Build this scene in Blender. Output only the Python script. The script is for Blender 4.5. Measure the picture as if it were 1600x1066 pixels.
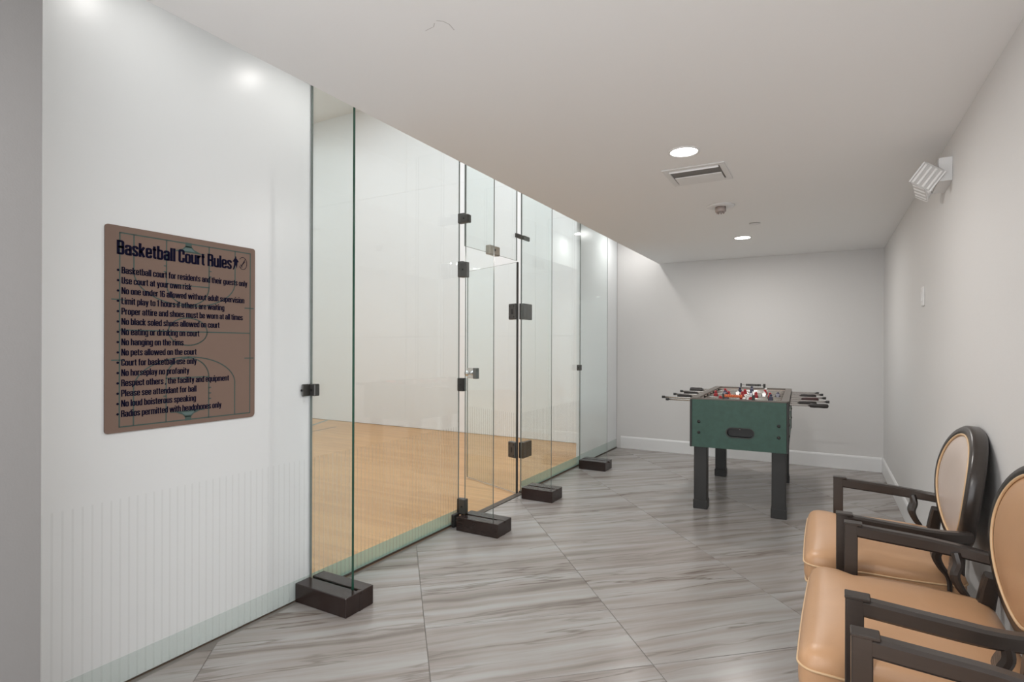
import bpy, bmesh, math, random
from mathutils import Vector, Matrix
random.seed(7)
PI = math.pi
for o in list(bpy.data.objects): bpy.data.objects.remove(o)
scene = bpy.context.scene
COL = scene.collection

# ------------------------------------------------------------------ camera
CAMZ = 1.35
TH, RO = 0.5129, 0.00324
cam_d = bpy.data.cameras.new('camera'); cam = bpy.data.objects.new('camera', cam_d); COL.objects.link(cam)
cam_d.sensor_width = 36.0; cam_d.lens = 863.92/1600*36.0
cam_d.shift_y = 9.9/1600.0; cam_d.clip_start = 0.02
F = Vector((-math.sin(TH), math.cos(TH), 0)); R0 = Vector((math.cos(TH), math.sin(TH), 0)); U0 = Vector((0,0,1))
Rv = R0*math.cos(RO) + U0*math.sin(RO); Uv = U0*math.cos(RO) - R0*math.sin(RO)
M = Matrix((( Rv.x, Uv.x, -F.x, 0), (Rv.y, Uv.y, -F.y, 0), (Rv.z, Uv.z, -F.z, CAMZ), (0,0,0,1)))
cam.matrix_world = M
scene.camera = cam

# ------------------------------------------------------------------ world, exposure
w = bpy.data.worlds.new('world'); scene.world = w; w.use_nodes = True
w.node_tree.nodes['Background'].inputs[0].default_value = (0.97, 0.985, 1.0, 1)
w.node_tree.nodes['Background'].inputs[1].default_value = 1.65
vs = scene.view_settings
vs.view_transform = 'Standard'; vs.look = 'None'; vs.gamma = 1.0; vs.exposure = 0.80; vs.use_curve_mapping = False

def area(name, loc, sx, sy, power, color=(1,1,1), shape='RECTANGLE', rot=(0,0,0), parent=None, spread=PI):
    d = bpy.data.lights.new(name, 'AREA'); d.shape = shape; d.size = sx
    if shape in ('RECTANGLE', 'ELLIPSE'): d.size_y = sy
    d.energy = power; d.color = color; d.spread = spread
    o = bpy.data.objects.new(name, d); COL.objects.link(o); o.location = loc; o.rotation_euler = rot
    if parent: o.parent = parent
    return o
# main dimensions
GX = -2.44          # glass line
CEX = -1.86         # edge of the low ceiling
RX = 0.573          # right wall
YB = 7.23           # back wall
HC = 2.447          # low ceiling
HS = 2.85           # soffit over the glass
HCOURT = 5.55
CXL = -14.6         # far side of court
CY0 = 1.05          # near side of court
Y0 = -1.0           # the floor goes on behind the camera
YC = -0.35          # where the low ceiling and the right wall are cut short, to let world light fill in from behind
# court ceiling lamps (high bay rows, above the frame)
for i in range(4):
    area('court_light', (-3.5-2.9*i, 4.15, HCOURT-0.06), 1.2, 4.2, (66, 32, 34, 40)[i], (0.90, 0.955, 1.0))

# ------------------------------------------------------------------ materials
def mat(name, color, rough=0.5, metal=0.0, spec=0.5, noise=None, bump=None, coat=0.0, coat_r=0.1):
    m = bpy.data.materials.new(name); m.use_nodes = True
    nt = m.node_tree; b = nt.nodes['Principled BSDF']
    b.inputs['Base Color'].default_value = (*color, 1); b.inputs['Roughness'].default_value = rough
    b.inputs['Metallic'].default_value = metal; b.inputs['Specular IOR Level'].default_value = spec
    b.inputs['Coat Weight'].default_value = coat; b.inputs['Coat Roughness'].default_value = coat_r
    tc = nt.nodes.new('ShaderNodeTexCoord')
    if noise:
        sc, amt = noise[:2]
        n = nt.nodes.new('ShaderNodeTexNoise'); n.inputs['Scale'].default_value = sc; n.inputs['Detail'].default_value = 5
        mp = nt.nodes.new('ShaderNodeMapping')
        if len(noise) > 2: mp.inputs['Scale'].default_value = noise[2]
        nt.links.new(tc.outputs['Object'], mp.inputs[0]); nt.links.new(mp.outputs[0], n.inputs['Vector'])
        mx = nt.nodes.new('ShaderNodeMix'); mx.data_type = 'RGBA'
        mx.inputs[6].default_value = (*[c*(1-amt) for c in color], 1); mx.inputs[7].default_value = (*[min(1, c*(1+amt)) for c in color], 1)
        nt.links.new(n.outputs['Fac'], mx.inputs[0]); nt.links.new(mx.outputs[2], b.inputs['Base Color'])
    if bump:
        n2 = nt.nodes.new('ShaderNodeTexNoise'); n2.inputs['Scale'].default_value = bump[0]; n2.inputs['Detail'].default_value = 3
        bp = nt.nodes.new('ShaderNodeBump'); bp.inputs['Strength'].default_value = bump[1]; bp.inputs['Distance'].default_value = 0.004
        nt.links.new(tc.outputs['Object'], n2.inputs['Vector'])
        nt.links.new(n2.outputs['Fac'], bp.inputs['Height']); nt.links.new(bp.outputs[0], b.inputs['Normal'])
    return m

def emis(name, color, s):
    m = bpy.data.materials.new(name); m.use_nodes = True; nt = m.node_tree
    b = nt.nodes['Principled BSDF']; b.inputs['Base Color'].default_value = (0.9,0.9,0.9,1)
    b.inputs['Emission Color'].default_value = (*color, 1); b.inputs['Emission Strength'].default_value = s
    return m

def glass(name, tint, ior=1.5):
    m = bpy.data.materials.new(name); m.use_nodes = True; nt = m.node_tree; nt.nodes.clear()
    out = nt.nodes.new('ShaderNodeOutputMaterial'); mx = nt.nodes.new('ShaderNodeMixShader')
    tr = nt.nodes.new('ShaderNodeBsdfTransparent'); tr.inputs[0].default_value = (*tint, 1)
    gl = nt.nodes.new('ShaderNodeBsdfGlossy'); gl.inputs['Roughness'].default_value = 0.01; gl.inputs[0].default_value = (0.95,1,0.98,1)
    fr = nt.nodes.new('ShaderNodeFresnel')
    # same reflectance on both faces of a thin sheet
    ge = nt.nodes.new('ShaderNodeNewGeometry'); mi = nt.nodes.new('ShaderNodeMix'); mi.data_type = 'FLOAT'
    mi.inputs[2].default_value = ior; mi.inputs[3].default_value = 1/ior
    nt.links.new(ge.outputs['Backfacing'], mi.inputs[0]); nt.links.new(mi.outputs[0], fr.inputs[0])
    nt.links.new(fr.outputs[0], mx.inputs[0]); nt.links.new(tr.outputs[0], mx.inputs[1]); nt.links.new(gl.outputs[0], mx.inputs[2])
    nt.links.new(mx.outputs[0], out.inputs[0])
    return m

def film(name, color, opacity):
    m = bpy.data.materials.new(name); m.use_nodes = True; nt = m.node_tree; nt.nodes.clear()
    out = nt.nodes.new('ShaderNodeOutputMaterial'); mx = nt.nodes.new('ShaderNodeMixShader'); mx.inputs[0].default_value = opacity
    tr = nt.nodes.new('ShaderNodeBsdfTransparent'); di = nt.nodes.new('ShaderNodeBsdfDiffuse'); di.inputs[0].default_value = (*color, 1)
    nt.links.new(tr.outputs[0], mx.inputs[1]); nt.links.new(di.outputs[0], mx.inputs[2]); nt.links.new(mx.outputs[0], out.inputs[0])
    return m

def tile_mat():
    m = bpy.data.materials.new('vein_tile'); m.use_nodes = True; nt = m.node_tree; b = nt.nodes['Principled BSDF']
    L = nt.links.new
    tc = nt.nodes.new('ShaderNodeTexCoord'); oi = nt.nodes.new('ShaderNodeObjectInfo')
    mu = nt.nodes.new('ShaderNodeVectorMath'); mu.operation = 'SCALE'; mu.inputs[0].default_value = (37.0, 19.0, 11.0)
    L(oi.outputs['Random'], mu.inputs['Scale'])
    mp = nt.nodes.new('ShaderNodeMapping'); mp.vector_type = 'POINT'
    mp.inputs['Rotation'].default_value = (0, 0, -math.radians(44))
    L(tc.outputs['Object'], mp.inputs[0])
    ad = nt.nodes.new('ShaderNodeVectorMath'); ad.operation = 'ADD'; L(mp.outputs[0], ad.inputs[0]); L(mu.outputs[0], ad.inputs[1])
    # gentle waviness of the bands
    wn = nt.nodes.new('ShaderNodeTexNoise'); wn.inputs['Scale'].default_value = 2.2; wn.inputs['Detail'].default_value = 2; L(ad.outputs[0], wn.inputs['Vector'])
    ws = nt.nodes.new('ShaderNodeVectorMath'); ws.operation = 'MULTIPLY_ADD'; ws.inputs[1].default_value = (0.0, 0.05, 0.0)
    L(wn.outputs['Color'], ws.inputs[0]); L(ad.outputs[0], ws.inputs[2])
    def stretched(sx, sy, det, scale=1.0):
        s = nt.nodes.new('ShaderNodeVectorMath'); s.operation = 'MULTIPLY'; s.inputs[1].default_value = (sx, sy, 1); L(ws.outputs[0], s.inputs[0])
        n = nt.nodes.new('ShaderNodeTexNoise'); n.inputs['Scale'].default_value = scale; n.inputs['Detail'].default_value = det; n.inputs['Roughness'].default_value = 0.55
        L(s.outputs[0], n.inputs['Vector']); return n
    n1 = stretched(0.75, 12.0, 7)
    r1 = nt.nodes.new('ShaderNodeValToRGB'); cr = r1.color_ramp
    cr.elements[0].position = 0.28; cr.elements[0].color = (0.175, 0.145, 0.125, 1)
    cr.elements[1].position = 0.62; cr.elements[1].color = (0.38, 0.366, 0.352, 1)
    e = cr.elements.new(0.44); e.color = (0.30, 0.266, 0.245, 1)
    L(n1.outputs['Fac'], r1.inputs[0])
    n2 = stretched(0.55, 6.0, 4)
    r2 = nt.nodes.new('ShaderNodeValToRGB'); c2 = r2.color_ramp      # thin dark veins where the noise crosses 0.5
    c2.elements[0].position = 0.482; c2.elements[0].color = (1,1,1,1)
    c2.elements[1].position = 0.518; c2.elements[1].color = (1,1,1,1)
    e = c2.elements.new(0.5); e.color = (0.50, 0.44, 0.40, 1)
    L(n2.outputs['Fac'], r2.inputs[0])
    n3 = stretched(0.7, 2.0, 2)
    mk = nt.nodes.new('ShaderNodeMapRange'); mk.inputs[1].default_value = 0.42; mk.inputs[2].default_value = 0.62; L(n3.outputs['Fac'], mk.inputs[0])
    mx = nt.nodes.new('ShaderNodeMix'); mx.data_type = 'RGBA'; mx.blend_type = 'MULTIPLY'
    L(mk.outputs[0], mx.inputs[0]); L(r1.outputs[0], mx.inputs[6]); L(r2.outputs[0], mx.inputs[7])
    L(mx.outputs[2], b.inputs['Base Color'])
    b.inputs['Roughness'].default_value = 0.23; b.inputs['Specular IOR Level'].default_value = 0.55
    return m

def wood_floor_mat():
    m = bpy.data.materials.new('maple_court'); m.use_nodes = True; nt = m.node_tree; b = nt.nodes['Principled BSDF']; L = nt.links.new
    tc = nt.nodes.new('ShaderNodeTexCoord')
    br = nt.nodes.new('ShaderNodeTexBrick'); br.inputs['Scale'].default_value = 1.0
    br.inputs['Brick Width'].default_value = 1.1; br.inputs['Row Height'].default_value = 0.057
    br.inputs['Mortar Size'].default_value = 0.0008; br.inputs['Bias'].default_value = 0.0
    br.inputs['Color1'].default_value = (0.63, 0.36, 0.155, 1); br.inputs['Color2'].default_value = (0.53, 0.285, 0.115, 1); br.inputs['Mortar'].default_value = (0.36, 0.19, 0.08, 1)
    L(tc.outputs['Object'], br.inputs['Vector'])
    mp = nt.nodes.new('ShaderNodeMapping'); mp.inputs['Scale'].default_value = (1.2, 18, 1); L(tc.outputs['Object'], mp.inputs[0])
    n = nt.nodes.new('ShaderNodeTexNoise'); n.inputs['Scale'].default_value = 1.5; n.inputs['Detail'].default_value = 6; L(mp.outputs[0], n.inputs['Vector'])
    mr = nt.nodes.new('ShaderNodeMapRange'); mr.inputs[3].default_value = 0.8; mr.inputs[4].default_value = 1.15; L(n.outputs['Fac'], mr.inputs[0])
    mx = nt.nodes.new('ShaderNodeMix'); mx.data_type = 'RGBA'; mx.blend_type = 'MULTIPLY'; mx.inputs[0].default_value = 1.0
    L(br.outputs['Color'], mx.inputs[6]); L(mr.outputs[0], mx.inputs[7]); L(mx.outputs[2], b.inputs['Base Color'])
    b.inputs['Roughness'].default_value = 0.38
    return m

MT = dict(
    wall   = mat('wall_paint', (0.70, 0.688, 0.678), 0.6, noise=(60, 0.02, (1,1,4)), bump=(240, 0.12)),
    ceil   = mat('ceiling_paint', (0.90, 0.898, 0.895), 0.75, bump=(160, 0.08)),
    pillar = mat('pillar_shaded', (0.21, 0.203, 0.20), 0.7, bump=(200, 0.1)),  # colour lowered to carry the shade on this pier
    court  = mat('court_wall_white', (0.86, 0.875, 0.88), 0.35, noise=(6, 0.015)),
    joint  = mat('panel_joint', (0.60, 0.61, 0.61), 0.7),
    white  = mat('gloss_white_panel', (0.79, 0.815, 0.825), 0.33, spec=0.6),
    base   = mat('baseboard_white', (0.80, 0.80, 0.80), 0.4),
    tile   = tile_mat(),
    grout  = mat('grout', (0.20, 0.185, 0.17), 0.9),
    maple  = wood_floor_mat(),
    teal   = mat('court_line_paint', (0.16, 0.25, 0.24), 0.4),
    glass  = glass('clear_glass', (0.965, 0.981, 0.977)),
    gedge  = mat('glass_edge_green', (0.012, 0.075, 0.048), 0.12, spec=0.8),
    gedge2 = mat('glass_edge_grey', (0.16, 0.185, 0.175), 0.2, spec=0.7),
    stripe = film('frosted_stripe', (0.34, 0.40, 0.36), 0.22),
    stripew= film('frosted_stripe_on_white', (0.55, 0.62, 0.58), 0.07),
    band   = film('teal_band_film', (0.33, 0.55, 0.47), 0.70),
    bandw  = film('teal_band_film_on_white', (0.60, 0.72, 0.67), 0.32),
    metal  = mat('dark_bronze_fitting', (0.085, 0.082, 0.078), 0.38, metal=0.6),
    metalb = mat('black_fitting', (0.018, 0.017, 0.016), 0.4),
    bronze = mat('pale_bronze_fitting', (0.36, 0.32, 0.27), 0.35, metal=0.7),
    channel= mat('base_channel', (0.09, 0.07, 0.055), 0.45, metal=0.3),
    chrome = mat('chrome', (0.75, 0.75, 0.76), 0.12, metal=1.0),
    esp    = mat('espresso_wood', (0.024, 0.013, 0.011), 0.22, spec=0.5, noise=(8, 0.2, (2, 2, 14))),
    slot   = mat('slot_black', (0.008, 0.008, 0.008), 0.6),
    frame  = mat('chair_frame_dark', (0.036, 0.028, 0.024), 0.28, spec=0.55, noise=(20, 0.2, (1,1,6))),
    leather= mat('peach_leather', (0.53, 0.305, 0.165), 0.38, spec=0.5, noise=(9, 0.07), bump=(260, 0.10)),
    pale   = mat('leather_glare', (0.60, 0.50, 0.44), 0.30, spec=0.6, noise=(9, 0.05), bump=(260, 0.08)),  # the peach leather again, with glare put into its colour
    piping = mat('leather_piping', (0.66, 0.45, 0.26), 0.4),
    green  = mat('green_laminate', (0.036, 0.088, 0.068), 0.5, noise=(26, 0.28), bump=(90, 0.05)),
    black  = mat('table_black', (0.020, 0.019, 0.018), 0.45),
    rim    = mat('table_rim', (0.12, 0.10, 0.085), 0.4),
    inner  = mat('table_inner_pale', (0.55, 0.46, 0.42), 0.4),
    field  = mat('playfield', (0.52, 0.55, 0.50), 0.35),
    red    = mat('player_red', (0.42, 0.025, 0.035), 0.4),
    navy   = mat('player_navy', (0.03, 0.03, 0.07), 0.4),
    pwhite = mat('player_white', (0.75, 0.74, 0.73), 0.4),
    orange = mat('bead_orange', (0.75, 0.17, 0.05), 0.4),
    steel  = mat('rod_steel', (0.62, 0.59, 0.57), 0.25, metal=0.9),
    grip   = mat('grip_rubber', (0.022, 0.018, 0.017), 0.55),
    gripr  = mat('grip_maroon', (0.055, 0.018, 0.018), 0.5),
    sign   = mat('sign_brown', (0.205, 0.140, 0.112), 0.55, spec=0.25, noise=(3, 0.06)),
    ink    = mat('ink_navy', (0.004, 0.004, 0.020), 0.7, spec=0.1),
    inkteal= mat('ink_teal', (0.07, 0.105, 0.095), 0.6, spec=0.2),
    inktl2 = mat('ink_teal_pale', (0.12, 0.17, 0.165), 0.6, spec=0.2),
    plast  = mat('white_plastic', (0.78, 0.775, 0.77), 0.4),
    plastg = mat('grey_plastic', (0.50, 0.49, 0.48), 0.5),
    rose   = mat('sprinkler_rose', (0.42, 0.36, 0.34), 0.4, metal=0.3),
    ventd  = mat('vent_painted_shade', (0.20, 0.195, 0.19), 0.7),
    lens   = emis('lamp_lens', (1.0, 0.97, 0.93), 9.0),
    crack  = mat('ceiling_scratch', (0.60, 0.585, 0.57), 0.8),
    stop   = mat('end_cap_black', (0.03, 0.03, 0.03), 0.5),
)

# ------------------------------------------------------------------ mesh helpers
class MB:
    def __init__(s): s.v = []; s.f = []; s.m = []; s.sm = []
    def add(s, vs, fs, mi=0, smooth=False):
        o = len(s.v); s.v += [tuple(v) for v in vs]
        for f in fs: s.f.append([i+o for i in f]); s.m.append(mi); s.sm.append(smooth)
        return s
    def box(s, x0, x1, y0, y1, z0, z1, mi=0, mats=None):
        v = [(x,y,z) for z in (z0,z1) for y in (y0,y1) for x in (x0,x1)]
        fs = [(0,2,3,1),(4,5,7,6),(0,1,5,4),(2,6,7,3),(0,4,6,2),(1,3,7,5)]   # -z +z -y +y -x +x
        o = len(s.v); s.v += v
        for k, f in enumerate(fs): s.f.append([i+o for i in f]); s.m.append(mats[k] if mats else mi); s.sm.append(False)
        return s
    def cbox(s, x0, x1, y0, y1, z0, z1, c=0.004, mi=0):
        # box with chamfered edges
        bm = bmesh.new(); bmesh.ops.create_cube(bm, size=1)
        for v in bm.verts: v.co = Vector(((x0+x1)/2+v.co.x*(x1-x0), (y0+y1)/2+v.co.y*(y1-y0), (z0+z1)/2+v.co.z*(z1-z0)))
        bmesh.ops.bevel(bm, geom=list(bm.edges), offset=c, segments=1, affect='EDGES', profile=0.5)
        bm.verts.index_update()
        s.add([v.co[:] for v in bm.verts], [[v.index for v in f.verts] for f in bm.faces], mi); bm.free(); return s
    def prism(s, pts, a, b, axis='x', mi=0, smooth=False):
        # polygon pts (2D) extruded along axis from a to b
        n = len(pts)
        def P(p, t):
            return {'x': (t,p[0],p[1]), 'y': (p[0],t,p[1]), 'z': (p[0],p[1],t)}[axis]
        vs = [P(p,a) for p in pts]+[P(p,b) for p in pts]
        s.add(vs, [list(range(n))[::-1], list(range(n,2*n))], mi)
        o = len(s.v)-2*n
        for i in range(n):
            j = (i+1)%n; s.f.append([o+i,o+j,o+n+j,o+n+i]); s.m.append(mi); s.sm.append(smooth)
        return s
    def cyl(s, p0, p1, r0, r1=None, n=16, mi=0, caps=True):
        r1 = r0 if r1 is None else r1
        p0 = Vector(p0); p1 = Vector(p1); d = (p1-p0).normalized()
        a = d.orthogonal().normalized(); b = d.cross(a)
        ring = lambda p, r: [p+a*r*math.cos(2*PI*i/n)+b*r*math.sin(2*PI*i/n) for i in range(n)]
        vs = ring(p0,r0)+ring(p1,r1)
        s.add(vs, [[i,(i+1)%n,n+(i+1)%n,n+i] for i in range(n)], mi, True)
        if caps: 
            o = len(s.v)-2*n; s.f += [[o+i for i in range(n)][::-1],[o+n+i for i in range(n)]]; s.m += [mi,mi]; s.sm += [False,False]
        return s
    def lathe(s, c, prof, n=24, mi=0, axis='z'):
        # prof: list of (r, h)
        vs = []
        for r,h in prof:
            for i in range(n):
                t = 2*PI*i/n; q = (r*math.cos(t), r*math.sin(t), h)
                if axis == 'x': q = (h, q[0], q[1])
                if axis == 'y': q = (q[0], h, q[1])
                vs.append((c[0]+q[0], c[1]+q[1], c[2]+q[2]))
        fs = []
        for k in range(len(prof)-1):
            for i in range(n): fs.append([k*n+i, k*n+(i+1)%n, (k+1)*n+(i+1)%n, (k+1)*n+i])
        s.add(vs, fs, mi, True)
        o = len(s.v)-len(vs)
        for k, rev in ((0,True),(len(prof)-1,False)):
            if prof[k][0] > 1e-5:
                l = [o+k*n+i for i in range(n)]; s.f.append(l[::-1] if rev else l); s.m.append(mi); s.sm.append(False)
        return s
    def sweep(s, path, prof, closed=False, up=(0,0,1), mi=0, smooth=False, scales=None):
        # prof: list of (side, up) offsets swept along path
        path = [Vector(p) for p in path]; n = len(path); k = len(prof); up = Vector(up); vs = []
        for i,p in enumerate(path):
            if closed: t = path[(i+1)%n]-path[i-1]
            else: t = path[min(i+1,n-1)]-path[max(i-1,0)]
            t.normalize(); sd = t.cross(up)
            sd = sd.normalized() if sd.length > 1e-6 else Vector((0,1,0)); u2 = sd.cross(t).normalized()
            sc = scales[i] if scales else 1.0
            for a,b in prof: vs.append(p+sd*a*sc+u2*b*sc)
        fs = []
        for i in range(n if closed else n-1):
            j = (i+1)%n
            for q in range(k): fs.append([i*k+q, i*k+(q+1)%k, j*k+(q+1)%k, j*k+q])
        if not closed: fs += [list(range(k))[::-1], [(n-1)*k+q for q in range(k)]]
        return s.add(vs, fs, mi, smooth)
    def build(s, name, mats, parent=None):
        me = bpy.data.meshes.new(name); me.from_pydata(s.v, [], s.f)
        if not isinstance(mats, (list, tuple)): mats = [mats]
        for m in mats: me.materials.append(MT[m])
        me.polygons.foreach_set('material_index', s.m); me.polygons.foreach_set('use_smooth', s.sm)
        bm = bmesh.new(); bm.from_mesh(me); bmesh.ops.recalc_face_normals(bm, faces=bm.faces); bm.to_mesh(me); bm.free()
        me.update()
        o = bpy.data.objects.new(name, me); COL.objects.link(o)
        if parent: o.parent = parent
        return o
def circ(r, n=8): return [(r*math.cos(2*PI*i/n), r*math.sin(2*PI*i/n)) for i in range(n)]
def rect(w, h): return [(-w/2,-h/2),(w/2,-h/2),(w/2,h/2),(-w/2,h/2)]
def rrect(w, h, c): return [(-w/2+c,-h/2),(w/2-c,-h/2),(w/2,-h/2+c),(w/2,h/2-c),(w/2-c,h/2),(-w/2+c,h/2),(-w/2,h/2-c),(-w/2,-h/2+c)]

def tag(o, label, cat, group=None, kind=None):
    o['label'] = label; o['category'] = cat
    if group: o['group'] = group
    if kind: o['kind'] = kind
    return o
def struct(o, label, cat): return tag(o, label, cat, kind='structure')
def thing(name, loc, label, cat, group=None, rz=0):
    o = bpy.data.objects.new(name, None); COL.objects.link(o); o.location = loc; o.rotation_euler = (0,0,rz); o.empty_display_size = 0.1
    return tag(o, label, cat, group)
def copy_tree(o, parent=None):
    c = o.copy(); COL.objects.link(c); c.parent = parent
    for ch in list(o.children): copy_tree(ch, c)
    return c

# ================================================================== THE SETTING
# ---- corridor floor: grout bed + rectangular tiles laid on the diagonal
bed = MB().box(GX-0.02, RX+0.05, Y0, YB+0.05, -0.06, -0.003).build('floor', 'grout')
struct(bed, 'grey veined tile floor of the corridor', 'floor')
ang = math.radians(41.3); ex = Vector((math.cos(ang), math.sin(ang))); ey = Vector((-math.sin(ang), math.cos(ang)))
pA = Vector((-0.96, 2.727))                           # a joint crossing seen beside the third strip
TL, TW, GAP = 0.935, 0.503, 0.0032
def clip(poly, nx, ny, c):
    out = []
    for i in range(len(poly)):
        a, b = poly[i], poly[(i+1)%len(poly)]
        da, db = nx*a[0]+ny*a[1]-c, nx*b[0]+ny*b[1]-c
        if da <= 0: out.append(a)
        if (da < 0 < db) or (db < 0 < da):
            t = da/(da-db); out.append((a[0]+(b[0]-a[0])*t, a[1]+(b[1]-a[1])*t))
    return out
def inset_poly(p, d):
    c = (sum(q[0] for q in p)/len(p), sum(q[1] for q in p)/len(p)); r = []
    for q in p:
        v = Vector((c[0]-q[0], c[1]-q[1])); l = v.length
        v = v/l*min(d, l*0.3) if l > 1e-6 else v
        r.append((q[0]+v.x, q[1]+v.y))
    return r
for i in range(-9, 9):
    for j in range(-12, 12):
        o2 = pA + ex*(TL*i) + ey*(TW*j)
        q = [o2+ex*GAP/2+ey*GAP/2, o2+ex*(TL-GAP/2)+ey*GAP/2, o2+ex*(TL-GAP/2)+ey*(TW-GAP/2), o2+ex*GAP/2+ey*(TW-GAP/2)]
        p = [(a.x, a.y) for a in q]
        for nx, ny, c in ((1,0,RX-0.014),(-1,0,-(GX+0.035)),(0,1,YB-0.014),(0,-1,0.3)):
            p = clip(p, nx, ny, c)
            if len(p) < 3: break
        if len(p) < 3: continue
        ar = abs(sum(p[k][0]*p[(k+1)%len(p)][1]-p[(k+1)%len(p)][0]*p[k][1] for k in range(len(p))))/2
        if ar < 0.004: continue
        n = len(p); t = inset_poly(p, 0.0018)
        mb = MB().add([(a,b,-0.004) for a,b in p]+[(a,b,-0.001) for a,b in p]+[(a,b,0.0) for a,b in t],
            [list(range(2*n,3*n))]+[[k,(k+1)%n,n+(k+1)%n,n+k] for k in range(n)]+[[n+k,n+(k+1)%n,2*n+(k+1)%n,2*n+k] for k in range(n)])
        mb.build('tile', 'tile', bed)
# behind the camera the same floor goes on, out of view
far = MB().box(GX+0.035, RX-0.014, Y0, -0.30, -0.004, 0.0).build('tile', 'tile', bed)

# ---- walls
struct(MB().box(RX, RX+0.12, YC, YB+0.12, -0.06, HC+0.1).build('wall_right', 'wall'), 'light grey right-hand wall behind the armchairs', 'wall')
struct(MB().box(GX-0.02, RX, YB, YB+0.12, -0.06, HS+0.05).build('wall_back', 'wall'), 'light grey end wall behind the foosball table', 'wall')
cl = MB().box(CEX, RX+0.12, YC, YB+0.12, HC, HC+0.10).build('ceiling', 'ceil'); struct(cl, 'grey low ceiling over the corridor', 'ceiling')
def ribbon2(pts, wid, plane):   # flat polyline
    mb = MB()
    for a, b in zip(pts[:-1], pts[1:]):
        d = (Vector(b)-Vector(a)); 
        if d.length < 1e-6: continue
        d.normalize(); nrm = Vector((-d.y, d.x))*wid/2; e = d*wid*0.3
        q = [Vector(a)+nrm-e, Vector(a)-nrm-e, Vector(b)-nrm+e, Vector(b)+nrm+e]
        mb.add([plane(*v) for v in q], [(0,1,2,3)])
    return mb
sc = ribbon2([(-1.205,1.521),(-1.165,1.515),(-1.150,1.50)], 0.0025, lambda x,y: (x,y,HC-0.0006)); 
sc2 = ribbon2([(-1.135,1.492),(-1.118,1.505),(-1.110,1.53),(-1.115,1.565)], 0.003, lambda x,y: (x,y,HC-0.0006)); sc.add(sc2.v, sc2.f)
sc.build('scratch', 'crack', cl)
# raised soffit above the glass line and the drop face of the low ceiling
struct(MB().box(CEX-0.015, CEX, 0.5, YB, HC, HS).build('trim_1', 'ceil'), 'drop face along the edge of the low ceiling', 'trim')
sf = MB().box(GX-0.1, CEX, 0.5, YB, HS, HS+0.08).build('ceiling_soffit', 'court'); struct(sf, 'narrow raised soffit above the glass wall', 'ceiling')
# near left pier
struct(MB().box(-2.62, -1.86, YC, 0.685, -0.06, HS+0.05).build('wall_left', 'pillar'), 'pier with shade painted into its grey, at the left edge of the view', 'wall')
# white glossy panel with the sign, and the short one at the far end
wn = MB().box(GX-0.05, GX, 0.66, 2.098, 0, HS).build('wall_panel_near', 'white'); struct(wn, 'glossy white wall panel carrying the rules sign', 'wall')
wf = MB().box(GX-0.05, GX, 5.945, YB, 0, HS).build('wall_panel_far', 'white'); struct(wf, 'short white wall panel between clear glass and end wall', 'wall')
# court
cf = MB().box(CXL, GX+0.002, CY0, YB+0.05, -0.08, -0.001).build('floor_court', 'maple'); struct(cf, 'honey maple sports floor inside the court', 'floor')
ribbon2([(-7.44,6.0),(-7.635,6.572),(-7.95,7.2)], 0.05, lambda x,y: (x,y,0.0006)).build('court_line', 'teal', cf)
ribbon2([(-6.9,5.3),(-7.069,5.998),(-7.163,6.675)], 0.035, lambda x,y: (x,y,0.0006)).build('court_line', 'grout', cf)
we = MB().box(CXL-0.1, GX-0.02, YB+0.016, YB+0.12, -0.08, HCOURT).build('wall_court_end', 'joint'); struct(we, 'tall white panelled wall seen through the glass', 'wall')
zs = [0.004, 1.52, 3.96, HCOURT]; px = GX-0.021
k = 0
while px > CXL+0.1:
    x1 = px; x0 = max(CXL, px-1.22)
    for a, b in zip(zs[:-1], zs[1:]):
        MB().box(x0+0.0008, x1-0.0008, YB, YB+0.017, a+0.0008, b-0.0008).build('panel', 'court', we)
    px -= 1.22
struct(MB().box(CXL-0.1, GX-0.05, CY0-0.1, CY0, -0.08, HCOURT).build('wall_court_near', 'court'), 'near side wall of the court hidden behind the white panel', 'wall')
struct(MB().box(CXL-0.1, CXL, CY0, YB+0.02, -0.08, HCOURT).build('wall_court_left', 'court'), 'distant far wall of the court', 'wall')
struct(MB().box(GX-0.1, GX, CY0, YB+0.02, HS, HCOURT).build('wall_court_above_glass', 'court'), 'court wall above the glass line', 'wall')
struct(MB().box(CXL-0.1, GX, CY0-0.1, YB+0.1, HCOURT, HCOURT+0.1).build('ceiling_court', 'court'), 'high white ceiling of the court', 'ceiling')

# ---- baseboards
def base_prof(t, h): return [(0,0),(t,0),(t,h-0.02),(t*0.55,h-0.006),(0,h)]
p = base_prof(0.014, 0.160)
mb = MB().prism([(YB-a, b) for a,b in p], GX+0.062, RX-0.0145, 'x'); struct(mb.build('baseboard_back', 'base'), 'white baseboard along the end wall', 'baseboard')
mb = MB().prism([(RX-a, b) for a,b in p], YC, YB, 'y'); struct(mb.build('baseboard_right', 'base'), 'white baseboard along the right wall', 'baseboard')
struct(MB().box(GX, GX+0.006, YB-0.007, YB, 0, HS).build('trim_2', 'plastg'), 'thin dark vertical trim where white panel meets end wall', 'trim')

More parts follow.
